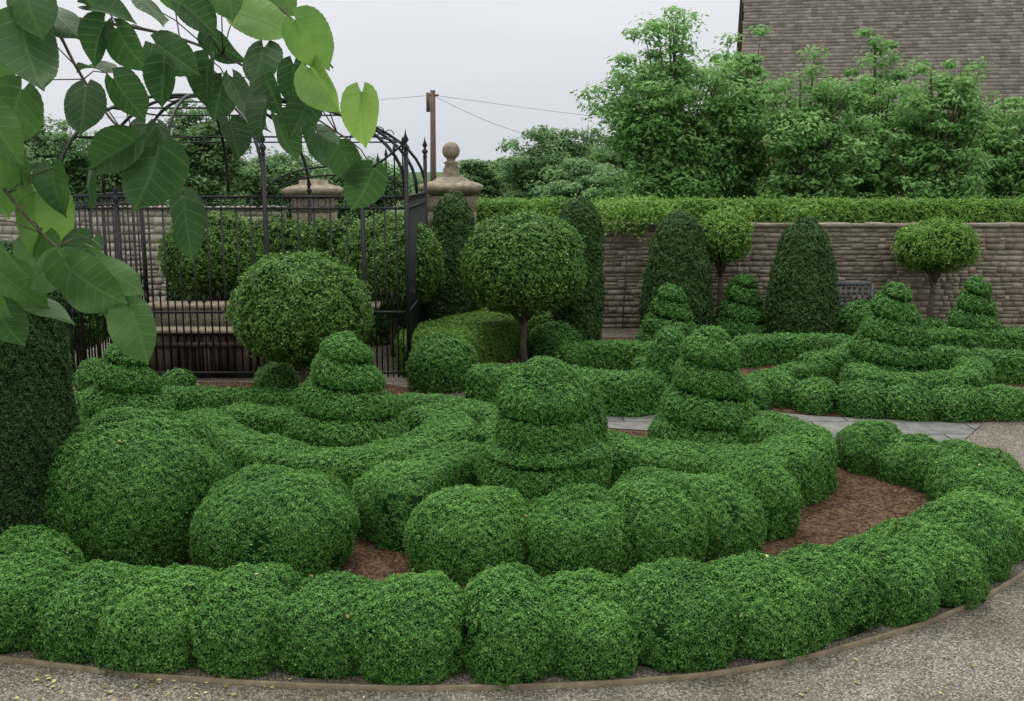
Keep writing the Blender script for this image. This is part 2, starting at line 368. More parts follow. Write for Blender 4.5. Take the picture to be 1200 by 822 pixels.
n = 61; F = [[r*n+i, r*n+i+1, (r+1)*n+i+1, (r+1)*n+i] for r in range(2) for i in range(n-1)]
tag(mk('distant_hills', V, F, HILL), kind='structure')

# ---------- front scalloped ring hedge ----------
path, u = spline(ringW)
T = np.gradient(path, axis=0); T /= np.linalg.norm(T, axis=1)[:, None]
prims = []; pos = 0.25
while pos < u[-1]:
    px = np.interp(pos, u, path[:, 0]); py = np.interp(pos, u, path[:, 1]); tx = np.interp(pos, u, T[:, 0]); ty = np.interp(pos, u, T[:, 1])
    far = np.clip((py-6.2)/2.6, 0, 1)
    wd = 0.43-0.03*far+rng.uniform(-0.03, 0.03); al = (0.375-0.095*far)*rng.uniform(0.86, 1.15)
    off = rng.uniform(-0.035, 0.035)
    prims.append(P_loaf(px+ty*off, py-tx*off, math.atan2(ty, tx)+rng.uniform(-.15, .15), al, wd, 0.505+rng.uniform(-0.045, 0.045)-.05*far, e=0.91, zc=0.42))
    pos += al*1.46
for (x, y) in [(35, 704), (-50, 695), (-130, 690)]:
    p = S(x, y); prims.append(P_loaf(p[0], p[1], 0.1, 0.38, 0.38, 0.48, e=.92))
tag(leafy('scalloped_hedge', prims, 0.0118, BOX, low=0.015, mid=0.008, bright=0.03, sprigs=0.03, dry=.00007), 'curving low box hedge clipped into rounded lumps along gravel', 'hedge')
out_ = path-np.stack([-T[:, 1], T[:, 0]], 1)*0.41
b = B(); P3 = out_; Nn = np.stack([T[:, 1], -T[:, 0]], 1); a0 = P3; a1 = P3+Nn*0.022; m = len(a0)
G = np.stack([np.c_[a0, np.full(m, 0.0)], np.c_[a0, np.full(m, 0.035)], np.c_[a1, np.full(m, 0.035)], np.c_[a1, np.full(m, 0.0)]], 1)
b.add(G.reshape(-1, 3), gridfaces(m, 4, False)); tag(b.out('wooden_edging', EDGE), 'thin wooden edging board curving between hedge and gravel', 'garden edging')

# ---------- box balls ----------
def ball(x, gy, ty, w, label, mat=BOX, e=0.99, group=None, name='box_ball'):
    X, Y = S(x, gy); R = M(w, Y)/2; h = Z(ty, Y)-0.01
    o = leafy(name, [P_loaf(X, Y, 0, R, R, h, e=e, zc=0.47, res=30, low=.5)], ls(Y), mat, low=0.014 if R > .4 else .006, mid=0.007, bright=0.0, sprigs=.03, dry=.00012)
    return tag(o, label, 'topiary', group)
ball(165, 638, 482, 214, 'large round clipped box ball, deep green')
ball(323, 662, 552, 192, 'squat round clipped box ball beside a larger one')
G5 = 'small clipped box balls'
for a in [(650, 418, 378, 66), (518, 455, 391, 82), (325, 470, 425, 52), (1090, 402, 372, 34), (1010, 402, 352, 62),
          (784, 478, 382, 54), (684, 575, 440, 52), (118, 466, 420, 56), (210, 462, 432, 40)]:
    ball(*a, 'small round clipped box ball among low hedges', BOXF if a[1] < 500 else BOX, group=G5)

# ---------- tiered cones ----------
CE = [(0, 1), (.27, 1), (.42, .88), (.58, .70), (.75, .52), (.88, .42), (1, .35)]
CS = [(0, 1), (.2, .96), (.45, .75), (.7, .53), (1, .34)]
def cone(x, gy, ty, w, label, env=CE, tiers=5.0, groove=0.092, spiral=1.0, mat=BOX, cap=0.83, ph0=0.0, gex=.55):
    X, Y = S(x, gy); R = M(w, Y)/2+0.025; h = Z(ty, Y)+0.015
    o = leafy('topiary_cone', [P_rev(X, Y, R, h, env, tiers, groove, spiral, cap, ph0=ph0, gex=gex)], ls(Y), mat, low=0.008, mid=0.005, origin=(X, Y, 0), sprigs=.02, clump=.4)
    return tag(o, label, 'topiary', 'spiral clipped box cones')
cone(152, 548, 402, 124, 'spiral clipped box cone with soft tiers')
cone(407, 548, 391, 142, 'spiral clipped box cone with soft tiers', tiers=5.2)
cone(637, 612, 422, 150, 'stout two tiered box topiary with domed top', env=[(0, 1), (.46, 1), (.52, .75), (.62, .74), (.75, .71), (.85, .66), (1, .58)], tiers=4.2, groove=0.07, spiral=0.3, cap=0.74, ph0=-.02, gex=.45)
cone(827, 532, 383, 136, 'tall spiral clipped box cone with rounded top', env=[(0, 1), (.14, 1), (.32, .85), (.52, .67), (.72, .53), (.85, .46), (1, .40)], tiers=4.6, cap=.81)
cone(783, 415, 334, 78, 'small spiral clipped box cone', env=CS, mat=BOXF, tiers=4.2)
cone(868, 398, 321, 72, 'small spiral clipped box cone', env=CS, mat=BOXF, tiers=4)
cone(1041, 452, 332, 100, 'spiral clipped box cone rising from round hedge', mat=BOXF, tiers=5)
cone(1138, 412, 324, 72, 'small spiral clipped box cone', env=CS, mat=BOXF, tiers=4.3)

# ---------- yew columns ----------
def column(x, gy, ty, w, label, lean=0.0, env=[(0, .88), (.25, 1), (.6, .9), (.85, .68), (1, .5)], br=0.0):
    X, Y = S(x, gy); R = M(w, Y, 1.0)/2; h = Z(ty, Y)
    o = leafy('yew_column', [P_rev(X, Y, R, h, env, cap=.82, lean=lean)], max(0.014, ls(Y)), YEW, low=0.016, mid=0.008, origin=(X, Y, 0), sprigs=.03, clump=.5, bright=br)
    return tag(o, label, 'topiary', 'clipped yew columns')
column(532, 402, 222, 66, 'dark clipped yew column with rounded top', br=.14)
column(676, 412, 230, 60, 'dark clipped yew column with rounded top', env=[(0, .9), (.3, 1), (.75, .95), (1, .7)], br=.10)
column(792, 398, 246, 84, 'dark bell shaped clipped yew', env=[(0, .88), (.25, 1), (.55, .9), (.8, .68), (1, .45)], br=.06)
column(937, 404, 254, 84, 'dark bell shaped clipped yew', env=[(0, .88), (.25, 1), (.55, .9), (.8, .68), (1, .45)], br=.06)
column(-12, 648, 275, 218, 'dark tall clipped yew column beside box balls', env=[(0, .97), (.3, 1), (.85, .95), (1, .8)], br=-.12)

# ---------- standard ball trees ----------
def balltree(x, gy, bot, top, w, label, s=None, tr=0.05, mat=LAUREL):
    X, Y = S(x, gy); zt = Z(top, Y); zb = Z(bot, Y); R = M(w, Y, zb)/2
    root = empty('ball_tree', (X, Y, 0)); zc = zb+(zt-zb)*0.42
    leafy('crown', [P_ball(X, Y, zc, R, zt-zc, zc-zb)], s or max(0.03, 0.0024*Y), mat, cover=2.1, low=0.022, mid=0.012, origin=(X, Y, 0), parent=root, spread=0.5, wid=0.5, bright=0.02, sprigs=0.06)
    b = B(); zf = zb+0.04
    b.tube([(X+.01, Y, -0.02), (X-.015, Y, zf*.4), (X+.01, Y, zf*.8), (X, Y, zf+.1)], [tr*1.35, tr, tr*.9, tr*.8], 10)
    for k in range(7):
        a = k*0.9+rng.uniform(0, .5); rr = R*rng.uniform(.5, .75)
        b.tube([(X, Y, zf*rng.uniform(.7, .85)), (X+math.cos(a)*rr*.4, Y+math.sin(a)*rr*.4, zf+.05), (X+math.cos(a)*rr, Y+math.sin(a)*rr, zc)], [tr*.55, tr*.4, tr*.15], 6)
    b.out('trunk', BARK, (X, Y, 0), root, True)
    tag(root, label, 'tree', 'clipped ball headed trees')
balltree(357, 480, 424, 297, 158, 'ball headed clipped tree on slim forked trunk')
balltree(614, 428, 367, 250, 146, 'ball headed clipped tree on straight slim trunk')
balltree(842, 392, 308, 249, 68, 'small bright ball headed tree beside stone wall', mat=FRESH)
balltree(1089, 392, 317, 258, 94, 'small bright ball headed tree beside stone wall', mat=FRESH)
balltree(462, 418, 362, 252, 120, 'ball headed clipped tree behind iron railings')
balltree(255, 415, 346, 248, 118, 'ball headed clipped tree behind iron railings')
balltree(95, 430, 408, 292, 96, 'ball headed clipped tree behind iron railings')

# ---------- low hedges ----------
def hedge(pts, z, w, label='low clipped box hedge with level top in curving line', e=0.36, mat=BOX, lump=0.0, lper=.6, name='box_hedge', cat='hedge', **k):
    W = [S(x, y, z) for x, y in pts]; Y = min(p[1] for p in W)
    o = leafy(name, [P_sweep(W, w, z+0.01, e, lump, lper)], ls(Y), mat, low=k.pop('low', 0.007), mid=0.005, sprigs=.02, **k)
    return tag(o, label, cat)
hedge([(675, 505), (745, 519), (820, 528), (885, 529), (932, 518), (938, 502), (902, 490), (858, 486)], .50, .66, 'curling low box hedge scroll around tiered cone', bright=.03)
hedge([(225, 476), (246, 496), (300, 516), (370, 531), (430, 529), (488, 513), (528, 496), (514, 482), (470, 474)], .50, .60, 'curling low box hedge scroll around tiered cone', bright=.02)
hedge([(70, 500), (150, 512), (222, 506), (250, 492)], .42, .50)
def lumps(lst, h, lab, mat=BOX, e=.90):
    pr = []; Wp = np.array([S(x, y) for x, y, *_ in lst]); Tn = np.gradient(Wp, axis=0)
    for (x, y, a, b_), p, t in zip(lst, Wp, Tn):
        pr.append(P_loaf(p[0], p[1], math.atan2(t[1], t[0]), a, b_, h+rng.uniform(-.03, .03), e=e, zc=.41))
    return tag(leafy('scalloped_hedge', pr, ls(Wp[:, 1].min()), mat, low=.014, mid=.007, bright=0.02, sprigs=.025, dry=.00005), lab, 'hedge')
lumps([(470, 620, .36, .44), (554, 662, .49, .46), (676, 664, .45, .46), (764, 656, .40, .46), (830, 641, .36, .46), (878, 618, .32, .42)], .61,
      'low box hedge clipped into rounded lumps around cone')
hedge([(866, 590), (838, 572), (782, 560), (715, 552)], .50, .62, bright=.02)
hedge([(470, 572), (480, 552), (506, 536), (545, 524), (580, 521)], .54, .56)
hedge([(60, 466), (130, 460), (190, 456), (300, 458), (380, 462), (450, 466)], .36, .42, 'narrow low box hedge in straight line')
hedge([(262, 472), (300, 480), (345, 484)], .40, .46)
hedge([(455, 462), (520, 468), (575, 480), (592, 494), (560, 506)], .46, .46)
hedge([(545, 432), (600, 429), (660, 431), (715, 438), (757, 437), (778, 425), (752, 415)], .50, .54, mat=BOXF, bright=.03)
hedge([(655, 407), (700, 401), (750, 403), (800, 411), (845, 408)], .42, .46, mat=BOXF, bright=.04)
hedge([(858, 398), (900, 394), (955, 393), (1000, 399), (988, 411), (940, 417)], .44, .50, mat=BOXF, bright=.04)
hedge([(975, 424), (925, 430), (890, 440), (882, 455)], .36, .42, 'low box hedge bending around lumpy bed', mat=BOXF, lump=.12, lper=.5)
lumps([(912, 474, .27, .27), (955, 481, .30, .29), (1008, 486, .34, .29), (1062, 489, .35, .29), (1118, 490, .35, .29), (1176, 489, .35, .29), (1236, 486, .35, .29)], .42,
      'low box hedge clipped into rounded lumps beside paving', BOXF, e=.93)
hedge([(1003, 424), (1020, 434), (1070, 440), (1125, 436), (1145, 425), (1128, 416)], .46, .46, 'round low box hedge collar around cone', mat=BOXF, bright=.04)
hedge([(1080, 406), (1140, 411), (1190, 414), (1260, 416)], .42, .48, mat=BOXF, bright=.05)
hedge([(1150, 454), (1190, 457), (1250, 459)], .36, .36, mat=BOXF)
hedge([(1080, 388), (1140, 386), (1230, 388)], .42, .48, mat=BOXF, bright=.05)
hedge([(492, 396), (550, 376), (600, 366), (668, 364)], .62, 1.3, 'broad flat topped bright green clipped hedge', e=.22, mat=FRESH)

# ---------- walls ----------
def stonewall(name, x0, x1, y, z1, th, mat, label, rowh=0.092, mats2=MORTAR):
    b = B(); b.box(x0+.02, x1-.02, y+0.004, y+th, 0, z1-.03, mi=1)
    z = 0.0
    while z < z1-0.06:
        rh = rowh*rng.uniform(.65, 1.5); x = x0+rng.uniform(-.2, 0)
        if z+rh > z1-.05: rh = z1-.05-z
        while x < x1:
            w = rng.uniform(.09, .32)
            xa, xb = max(x, x0), min(x+w, x1)
            if xb-xa > .03:
                if rh > .11 and rng.random() < .35:
                    mz = z+rh*rng.uniform(.4, .6)
                    for (za_, zb_) in ((z, mz), (mz, z+rh)):
                        b.box(xa+.004, xb-.004, y-rng.uniform(0, .006), y+.10, za_+.003, zb_-.003, tint=rng.random(), jit=.003)
                else:
                    k = rng.uniform(-.012, .012) if rh > .05 else 0
                    b.box(xa+.004, xb-.004, y-rng.uniform(0, .006), y+.10, z+.003+max(k, 0), z+rh-.003+min(k, 0), tint=rng.random(), jit=.004)
            x += w
        z += rh
    x = x0
    while x < x1:
        w = rng.uniform(.2, .5); b.box(x+.003, min(x+w, x1)-.003, y-.03, y+th+.04, z1-.048, z1+.005+rng.uniform(0, .02), tint=rng.random(), jit=.006); x += w
    return tag(b.out(name, [mat, mats2], (x0, y, 0)), label, 'wall')
stonewall('stone_wall', -1.0, 13.5, 19.5, 1.98, .4, STONE, 'weathered brown rubble stone garden wall below hedge')
stonewall('stone_wall', -12.5, -4.2, 18.9, 2.32, .4, PALE, 'pale limestone garden wall behind iron railings', rowh=.12)
wh = [(-1.2, 20.7), (3, 20.7), (8, 20.7), (15, 20.7)]
tag(leafy('clipped_hedge', [P_sweep(wh, 1.1, 2.40, .22)], .038, FRESH, zmin=1.6, low=.018, mid=.008, sprigs=.07), 'long flat topped bright green hedge above stone wall', 'hedge')
gh = [(XA(188, 17.9), 18.1), (XA(300, 17.9), 18.0), (XA(400, 17.9), 17.9), (XA(505, 17.9), 17.9)]
tag(leafy('clipped_hedge', [P_sweep(gh, .8, 2.1, .35)], .042, LAUREL, low=.05, mid=.02, sprigs=.08, clump=.8, bright=-.06), 'tall leafy green hedge behind iron railings', 'hedge')
def shrub(X, Y, z, r, label, nleaf=700, s=.06, mat=FRESH, name='wall_shrub', hz=.5):
    P = rng.normal(size=(nleaf, 3)); P /= np.linalg.norm(P, axis=1)[:, None]; P *= rng.random(nleaf)[:, None]**.4
    P = P*(1+.35*wsum(P, WLOW, PLOW, 1.2))[:, None]*np.array([r, r*.45, r*hz])+np.array([X, Y, z])
    V, F = leafquads(P, np.array([[0, -.4, .6]]).repeat(nleaf, 0), s, .7, .3, .55)
    b = B(); b.tube([(X, Y+.1, 0), (X+.05, Y+.1, z*.6), (X-.03, Y, z)], [.014, .01, .006], 6, mi=1)
    nb = b.n; F0 = np.concatenate(b.F); t = np.clip(.55+.2*rng.normal(size=nleaf), 0, 1)
    o = mk(name, np.concatenate(b.V+[V]), np.concatenate([F0, F+nb]), [mat, BARK], np.r_[np.full(len(F0), .5), t], np.r_[np.ones(len(F0)), np.zeros(nleaf)], (X, Y, 0))
    return tag(o, label, 'shrub')
shrub(XA(732, 19.3), 19.32, 2.15, .75, 'loose leafy climber spilling over stone wall', 1300)
shrub(XA(768, 19.3), 19.36, 2.2, .5, 'loose leafy climber spilling over stone wall', 500)
shrub(XA(865, 19.3), 19.36, 2.2, .35, 'small leafy shoots over stone wall', 250)
shrub(XA(940, 19.3), 19.36, 2.2, .4, 'small leafy shoots over stone wall', 300)

# gate piers
def pier(xp, Y, w, zcap, ballz, label, sm=PALE):
    X = XA(xp, Y, 2.6); root = empty('gate_pier', (X, Y, 0)); h = w/2
    b = B(); z = 0
    while z < zcap-.05:
        rh = .28
        if z+rh > zcap: rh = zcap-z
        b.box(X-h+rng.uniform(0, .006), X+h, Y-h, Y+h, z+.004, z+rh-.004, tint=rng.random(), jit=.004); z += rh
    b.box(X-h+.02, X+h-.02, Y-h+.02, Y+h-.02, 0, zcap-.02)
    b.out('shaft', sm, (X, Y, 0), root)
    b = B()
    k = math.sqrt(2)
    def sq(r, z): return (r*k, z)
    prof = [sq(h, zcap), sq(h+.06, zcap+.03), sq(h+.13, zcap+.09), sq(h+.13, zcap+.16), sq(h+.05, zcap+.20), sq(h-.12, zcap+.25), sq(.22, zcap+.32), sq(.0, zcap+.33)][::-1]
    th = np.linspace(0, 2*np.pi, 4, endpoint=False)+np.pi/4; pr = np.array(prof)
    Gd = np.stack([X+pr[:, 0, None]*np.cos(th), Y+pr[:, 0, None]*np.sin(th), pr[:, 1, None]+0*th], -1)
    b.add(Gd.reshape(-1, 3), gridfaces(len(pr), 4, True)); b.out('cap', LICHEN, (X, Y, 0), root)
    if ballz:
        b = B(); zb = zcap+.32; r = .165
        pf = [(0.001, ballz+r)]+[(r*math.sin(a), ballz+r*math.cos(a)) for a in np.linspace(.15, 2.6, 16)]+[(.08, ballz-r-.02), (.15, ballz-r-.05), (.11, ballz-r-.09), (.17, zb+.05), (.20, zb-.04)]
        b.revolve(X, Y, pf); b.out('ball_finial', LICHEN, (X, Y, 0), root, True)
    tag(root, label, 'gate pier')
pier(529, 19.4, .90, Z(228, 19.4), Z(177, 19.4), 'square stone gate pier topped with carved ball finial', LICHEN)
pier(368, 18.9, .7, Z(232, 18.9), None, 'square stone gate pier with stepped flat cap', LICHEN)

# ---------- iron gazebo ----------
GY = 14.5; x0, x1 = XA(76, GY), XA(478, GY); y0, y1 = GY, GY+3.2; zr = Z(231, GY)
xm = XA(314, GY); root = empty('iron_gazebo', ((x0+x1)/2, (y0+y1)/2, 0)); og = ((x0+x1)/2, (y0+y1)/2, 0)
def finpost(X, Y, zt, r=.042):
    b = B(); b.tube([(X, Y, 0), (X, Y, zt-.25)], r, 4)
    b.revolve(X, Y, [(.001, zt+.08), (.016, zt), (.045, zt-.07), (.016, zt-.12), (.04, zt-.15), (.055, zt-.18), (.025, zt-.22), (.04, zt-.26)], 10)
    b.out('post', IRON, og, root)
zf = Z(158, GY)
for X, Y, zt in [(x0, y0, zr+.25), (xm, y0, zf), (x1, y0, zf), (x1-.62, y0, zr+.35), (x0, y1, zr+.25), (x1, y1, zf), (xm, y1, zr+.2), (XA(142, GY), y0, zr+.15)]:
    finpost(X, Y, zt)
def panel(A, C, zt, step=.2, dog=True, name='railing'):
    A = np.array(A); C = np.array(C); Ln = np.linalg.norm(C-A); b = B(); k = int(Ln/step)
    for z in (zt, zt-.16, .12, 1.0):
        b.tube([(*A, z), (*C, z)], .024, 4)
    for i in range(k+1):
        p = A+(C-A)*i/k
        b.tube([(*p, .05), (*p, zt+.0)], .0145, 4)
        if i < k:
            q = A+(C-A)*(i+.5)/k
            if dog:
                hh = 1.16+.05*math.sin(i*1.3)
                b.tube([(*q, .05), (*q, hh), (*q, hh+.03), (*q, hh+.14)], [.012, .012, .032, .001], 4)
            th = np.linspace(0, 2*np.pi, 9); rr = .062
            d = (C-A)/Ln
            b.tube([(q[0]+d[0]*rr*math.cos(a), q[1]+d[1]*rr*math.cos(a), zt-.08+rr*math.sin(a)) for a in th], .009, 4)
    b.out(name, IRON, og, root)
panel((x0, y0), (xm, y0), zr); panel((xm, y0), (x1-.62, y0), zr, dog=True); panel((x1-.62, y0), (x1, y0), zr+.0, step=.125)
panel((x1, y0), (x1, y1), zr, step=.2); panel((x0, y0), (x0, y1), zr)
b = B(); b.tube([(x1-.62, y0, zr+.3), (x1-.3, y0, zr+.52), (x1, y0, zr+.75)], .022, 4)
for k in range(6):
    xx = x1-.62+k*.115; b.tube([(xx, y0, zr), (xx, y0, zr+.3+.075*k), (xx, y0, zr+.36+.075*k), (xx, y0, zr+.46+.075*k)], [.012, .012, .03, .001], 4)
b.out('gate_crest', IRON, og, root)
b = B(); ax = XA(236, GY+1.8, 4.2); ay = (y0+y1)/2; za = Z(112, ay)
def rib(p, r=.026):
    ts = np.linspace(0, 1, 16); pts = []
    for t in ts:
        a = t*math.pi/2; f = math.cos(a)**.9
        pts.append((ax+(p[0]-ax)*f, ay+(p[1]-ay)*f, zr+(za-zr)*math.sin(a)**.85))
    b.tube(pts, r, 5)
    return np.array(pts)
corners = [(x0, y0), (XA(200, GY), y0), (xm, y0), (x1, y0), (x1, (y0+y1)/2), (x1, y1), (xm, y1), (XA(200, GY), y1), (x0, y1), (x0, (y0+y1)/2)]
ribs = [rib(c) for c in corners]
for lv in (5, 9, 12):
    pts = [r[lv] for r in ribs]+[ribs[0][lv]]
    b.tube(pts, .017, 4)
for r in ribs:
    m = r[6]; th = np.linspace(0, 5.5, 14); b.tube([(m[0]+.09*math.cos(a)*(1-a/9), m[1], m[2]+.09*math.sin(a)*(1-a/9)) for a in th], .010, 4)
b.revolve(ax, ay, [(.001, za+.42), (.01, za+.3), (.035, za+.22), (.01, za+.16), (.07, za+.08), (.03, za-.02)], 10)
th = np.linspace(0, math.pi, 18)
for rr in (0, .12):
    b.tube([((xm+x1)/2+((x1-xm)/2-rr)*math.cos(a), y0, zr+(.42-rr)*math.sin(a)) for a in th], .018, 4)
b.out('dome', IRON, og, root)
tag(root, 'black wrought iron gazebo with railings and ribbed dome', 'gazebo')
# planter behind railings
py0 = 14.6
root = empty('raised_planter', (XA(232, py0), py0+.6, 0)); og2 = (XA(232, py0), py0+.6, 0)
xa, xb = XA(148, py0), XA(314, py0); b = B(); x = xa
while x < xb: b.box(x, x+.090, py0+.05+rng.uniform(0, .01), py0+.1, 0.01, .64, tint=rng.random()); x += .115
b.box(xa, xb, py0+.02, py0+.047, .47, .54); b.box(xa, xb, py0+.14, py0+.9, 0, .60, tint=.1)
b.out('plank_side', TIMBER, og2, root)
b = B(); b.box(xa-.05, xb+1.0, py0+.0, py0+.5, .67, .71, jit=.004); b.box(xa+.1, xb+1.25, py0+.62, py0+.9, .602, .96, jit=.004); b.box(xa, xb+1.5, py0+.55, py0+1.1, .96, 1.01, jit=.004)
b.out('stone_coping', LICHEN, og2, root)
b = B(); x = xb+.12
while x < xb+.95: b.box(x, x+.090, py0+.25+rng.uniform(0, .01), py0+.3, 0.02, .64, tint=rng.random()); x += .115
b.out('plank_return', TIMBER, og2, root)
tag(root, 'raised timber sided planter with pale stone coping', 'planter')

# ---------- bench ----------
bx, by = XA(1000, 18.8, .5), 18.7; root = empty('garden_bench', (bx, by, 0)); o3 = (bx, by, 0)
b = B()
for i in range(4): b.box(bx-.36, bx+.36, by-.22+i*.115, by-.12+i*.115, .43, .455)
b.out('seat', GREYWOOD, o3, root)
b = B(); b.box(bx-.36, bx+.36, by+.25, by+.29, .88, .96); b.box(bx-.36, bx+.36, by+.25, by+.29, .50, .55)
for i in range(7): b.box(bx-.34+i*.107, bx-.30+i*.107, by+.255, by+.285, .552, .878)
b.out('backrest', GREYWOOD, o3, root)
for sx in (-1, 1):
    for (yy, zt) in ((by-.22, .66), (by+.25, .92)):
        b = B(); xx = bx+sx*.39; b.box(xx-.028, xx+.028, yy, yy+.055, 0, zt); b.out('leg', GREYWOOD, o3, root)
    b = B(); xx = bx+sx*.39; b.box(xx-.035, xx+.035, by-.26, by+.245, .662, .69); b.out('armrest', GREYWOOD, o3, root)
tag(root, 'grey slatted wooden garden bench against stone wall', 'bench')

# ---------- house ----------
HX0, HX1, HY, EZ = 8.05, 34.0, 35.0, 5.0
root = empty('stone_house', (HX0, HY, 0)); oh = (HX0, HY, 0)
RH = 12.6; b = B(); b.box(HX0, HX1, HY, HY+16, 0, EZ)
b.add([(HX0+.01, HY+.1, EZ), (HX0+.01, HY+8, RH-.1), (HX0+.01, HY+15.9, EZ), (HX0+.01, HY+8, EZ)], [[0, 1, 2, 3]])
b.out('wall', HOUSE, oh, root)
b = B(); nr = 62; a = np.array([HY-.4, EZ-.35]); c = np.array([HY+8, RH]); dv = (c-a)/nr; nrm = np.array([-dv[1], dv[0]])/np.linalg.norm(dv)
for i in range(nr):
    x = HX0-.25-rng.uniform(0, .1); p = a+dv*i; q = a+dv*(i+1.25)
    while x < HX1:
        w = rng.uniform(.15, .32); up_ = .028+rng.uniform(0, .012)
        y0_, z0_ = p+nrm*up_; y1_, z1_ = q+nrm*.010; yb, zb = p+nrm*.005
        xx0, xx1 = x+.003, x+w-.003; dd = rng.uniform(-.018, .018)
        b.add([(xx0, y0_, z0_+dd), (xx1, y0_, z0_+dd), (xx1, y1_, z1_), (xx0, y1_, z1_), (xx0, yb, zb), (xx1, yb, zb)], [[0, 1, 2, 3], [4, 5, 1, 0]], tint=rng.random())
        x += w
b.add([(HX0-.2, a[0], a[1]), (HX1, a[0], a[1]), (HX1, c[0], c[1]-.02), (HX0-.2, c[0], c[1]-.02)], [[0, 1, 2, 3]], tint=.1)
b.add([(HX0-.2, HY+16.4, a[1]), (HX1, HY+16.4, a[1]), (HX1, c[0], c[1]-.02), (HX0-.2, c[0], c[1]-.02)], [[3, 2, 1, 0]], tint=.4)
b.out('roof', SLATE, oh, root)
for wx in (XA(1010, HY, 4), XA(1150, HY, 4), XA(1080, HY, 3), XA(1255, HY, 4)):
    b = B(); w = 1.0; zt, zb = 4.45, 3.3
    b.box(wx-w, wx+w, HY-.06, HY-.003, zt, zt+.14); b.box(wx-w, wx+w, HY-.08, HY-.003, zb-.12, zb)
    for k in range(4): xx = wx-w+k*(2*w-.1)/3; b.box(xx, xx+.1, HY-.055, HY-.003, zb, zt)
    wo = b.out('window', WINFR, oh, root)
    b = B(); b.box(wx-w+.1, wx+w-.1, HY-.02, HY-.005, zb+.001, zt-.001); g = b.out('glass', GLASS, oh, wo)
root.rotation_euler = (0, 0, math.radians(-10))
tag(root, 'stone house with large stone slate roof behind trees', 'house')

# ---------- loose trees ----------
def loosetree(X, Y, zb, zt, w, mat, s, nl, per, label, dens=55, upright=.6, name='leafy_tree', grp='leafy trees beyond garden wall', tr=.14, cr=1.0, tspread=.22, lowp=.35):
    root = empty(name, (X, Y, 0)); R = w/2; b = B(); zs = max(zb*.7, .6)
    b.tube([(X, Y, -.05), (X+.05, Y, zs*.6), (X, Y, zs)], [tr*1.3, tr, tr*.9], 10)
    C = []
    for i in range(nl):
        a = rng.uniform(0, 2*np.pi); rr = R*math.sqrt(rng.uniform(.01, 1))*rng.uniform(.8, 1.0)
        q = rr/R; ztop = zb+(zt-zb)*(1-q**2.4*.5)*rng.uniform(1-tspread, 1.0)
        if rng.random() < lowp: ztop = zb+(zt-zb)*rng.uniform(.05, .6)
        e = np.array([X+rr*math.cos(a), Y+rr*math.sin(a)*.8, ztop])
        st = np.array([X, Y, zs*rng.uniform(.8, 1.0)])
        mid = st*(1-.5)+e*.5; mid[2] = st[2]+(e[2]-st[2])*(.5+.25*(1-upright)); mid[:2] += (e[:2]-st[:2])*.18*upright
        ts = np.linspace(0, 1, 8)[:, None]; cv = (1-ts)**2*st+2*ts*(1-ts)*mid+ts**2*e
        b.tube(cv, np.linspace(tr*.45, .012, 8), 5)
        for t in np.linspace(.4, 1.0, per):
            p = (1-t)**2*st+2*t*(1-t)*mid+t*t*e
            C.append(p+rng.normal(size=3)*.16*R*np.array([.8, .7, .4]))
    b.out('trunk', BARK, (X, Y, 0), root, True)
    C = np.array(C); n = len(C)*dens
    rad = rng.uniform(.08, .2, len(C))*R*.95*cr
    idx = np.repeat(np.arange(len(C)), dens)
    D = rng.normal(size=(n, 3)); D /= np.linalg.norm(D, axis=1)[:, None]; dd = D*(rng.random(n)**.5)[:, None]*rad[idx, None]*np.array([1.25, 1.2, .62])
    P = C[idx]+dd; keep = P[:, 2] > zb*.6; P = P[keep]; D = D[keep]; idx = idx[keep]
    Nn = D*.7+np.array([0, -.15, .65]); ctn = rng.normal(size=len(C))*.10
    V, F = leafquads(P, Nn, s, .40, .2, .42)
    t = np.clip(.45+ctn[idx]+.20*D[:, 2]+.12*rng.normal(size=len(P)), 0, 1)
    mk('crown', V, F, mat, t, None, (X, Y, 0), root)
    tag(root, label, 'tree', grp)
def lt(xp, Y, bot, top, wpx, mat, s, nl, per, label, **k):
    X = XA(xp, Y, 3.5); zb = max(Z(bot, Y), .3); loosetree(X, Y, zb, Z(top, Y), M(wpx, Y, 3.5), mat, s, nl, per, label, **k)
LB = 'spreading leafy tree with airy fresh green branches'
K = dict(upright=.15, cr=1.4, lowp=.45)
lt(790, 26, 262, 8, 195, MAGN, .12, 70, 7, LB, dens=70, tspread=.25, **K)
lt(868, 27, 262, 38, 140, MAGN, .12, 42, 6, LB, dens=66, tspread=.25, **K)
lt(945, 25, 262, 52, 150, MAGN, .12, 46, 6, LB, dens=62, tspread=.35, **K)
lt(1025, 27, 262, 30, 140, MAGN, .12, 42, 6, LB, dens=60, tspread=.45, **K)
lt(1100, 25, 262, 48, 155, MAGN, .12, 46, 6, LB, dens=62, tspread=.35, **K)
lt(1195, 26, 262, 85, 140, MAGN, .12, 40, 6, LB, dens=60, tspread=.35, **K)
LC = 'rounded broadleaf tree beyond the garden'
for a in [(645, 38, 250, 150, 120), (720, 42, 250, 150, 110), (590, 60, 240, 180, 50), (232, 36, 250, 122, 120), (60, 42, 245, 138, 120), (135, 44, 245, 158, 120),
          (320, 40, 250, 178, 140), (420, 44, 250, 186, 130), (0, 36, 250, 160, 100), (560, 45, 245, 186, 70), (690, 34, 250, 195, 120)]:
    lt(*a, FARF, .14, 50, 5, LC, dens=100, upright=.2, cr=1.5)

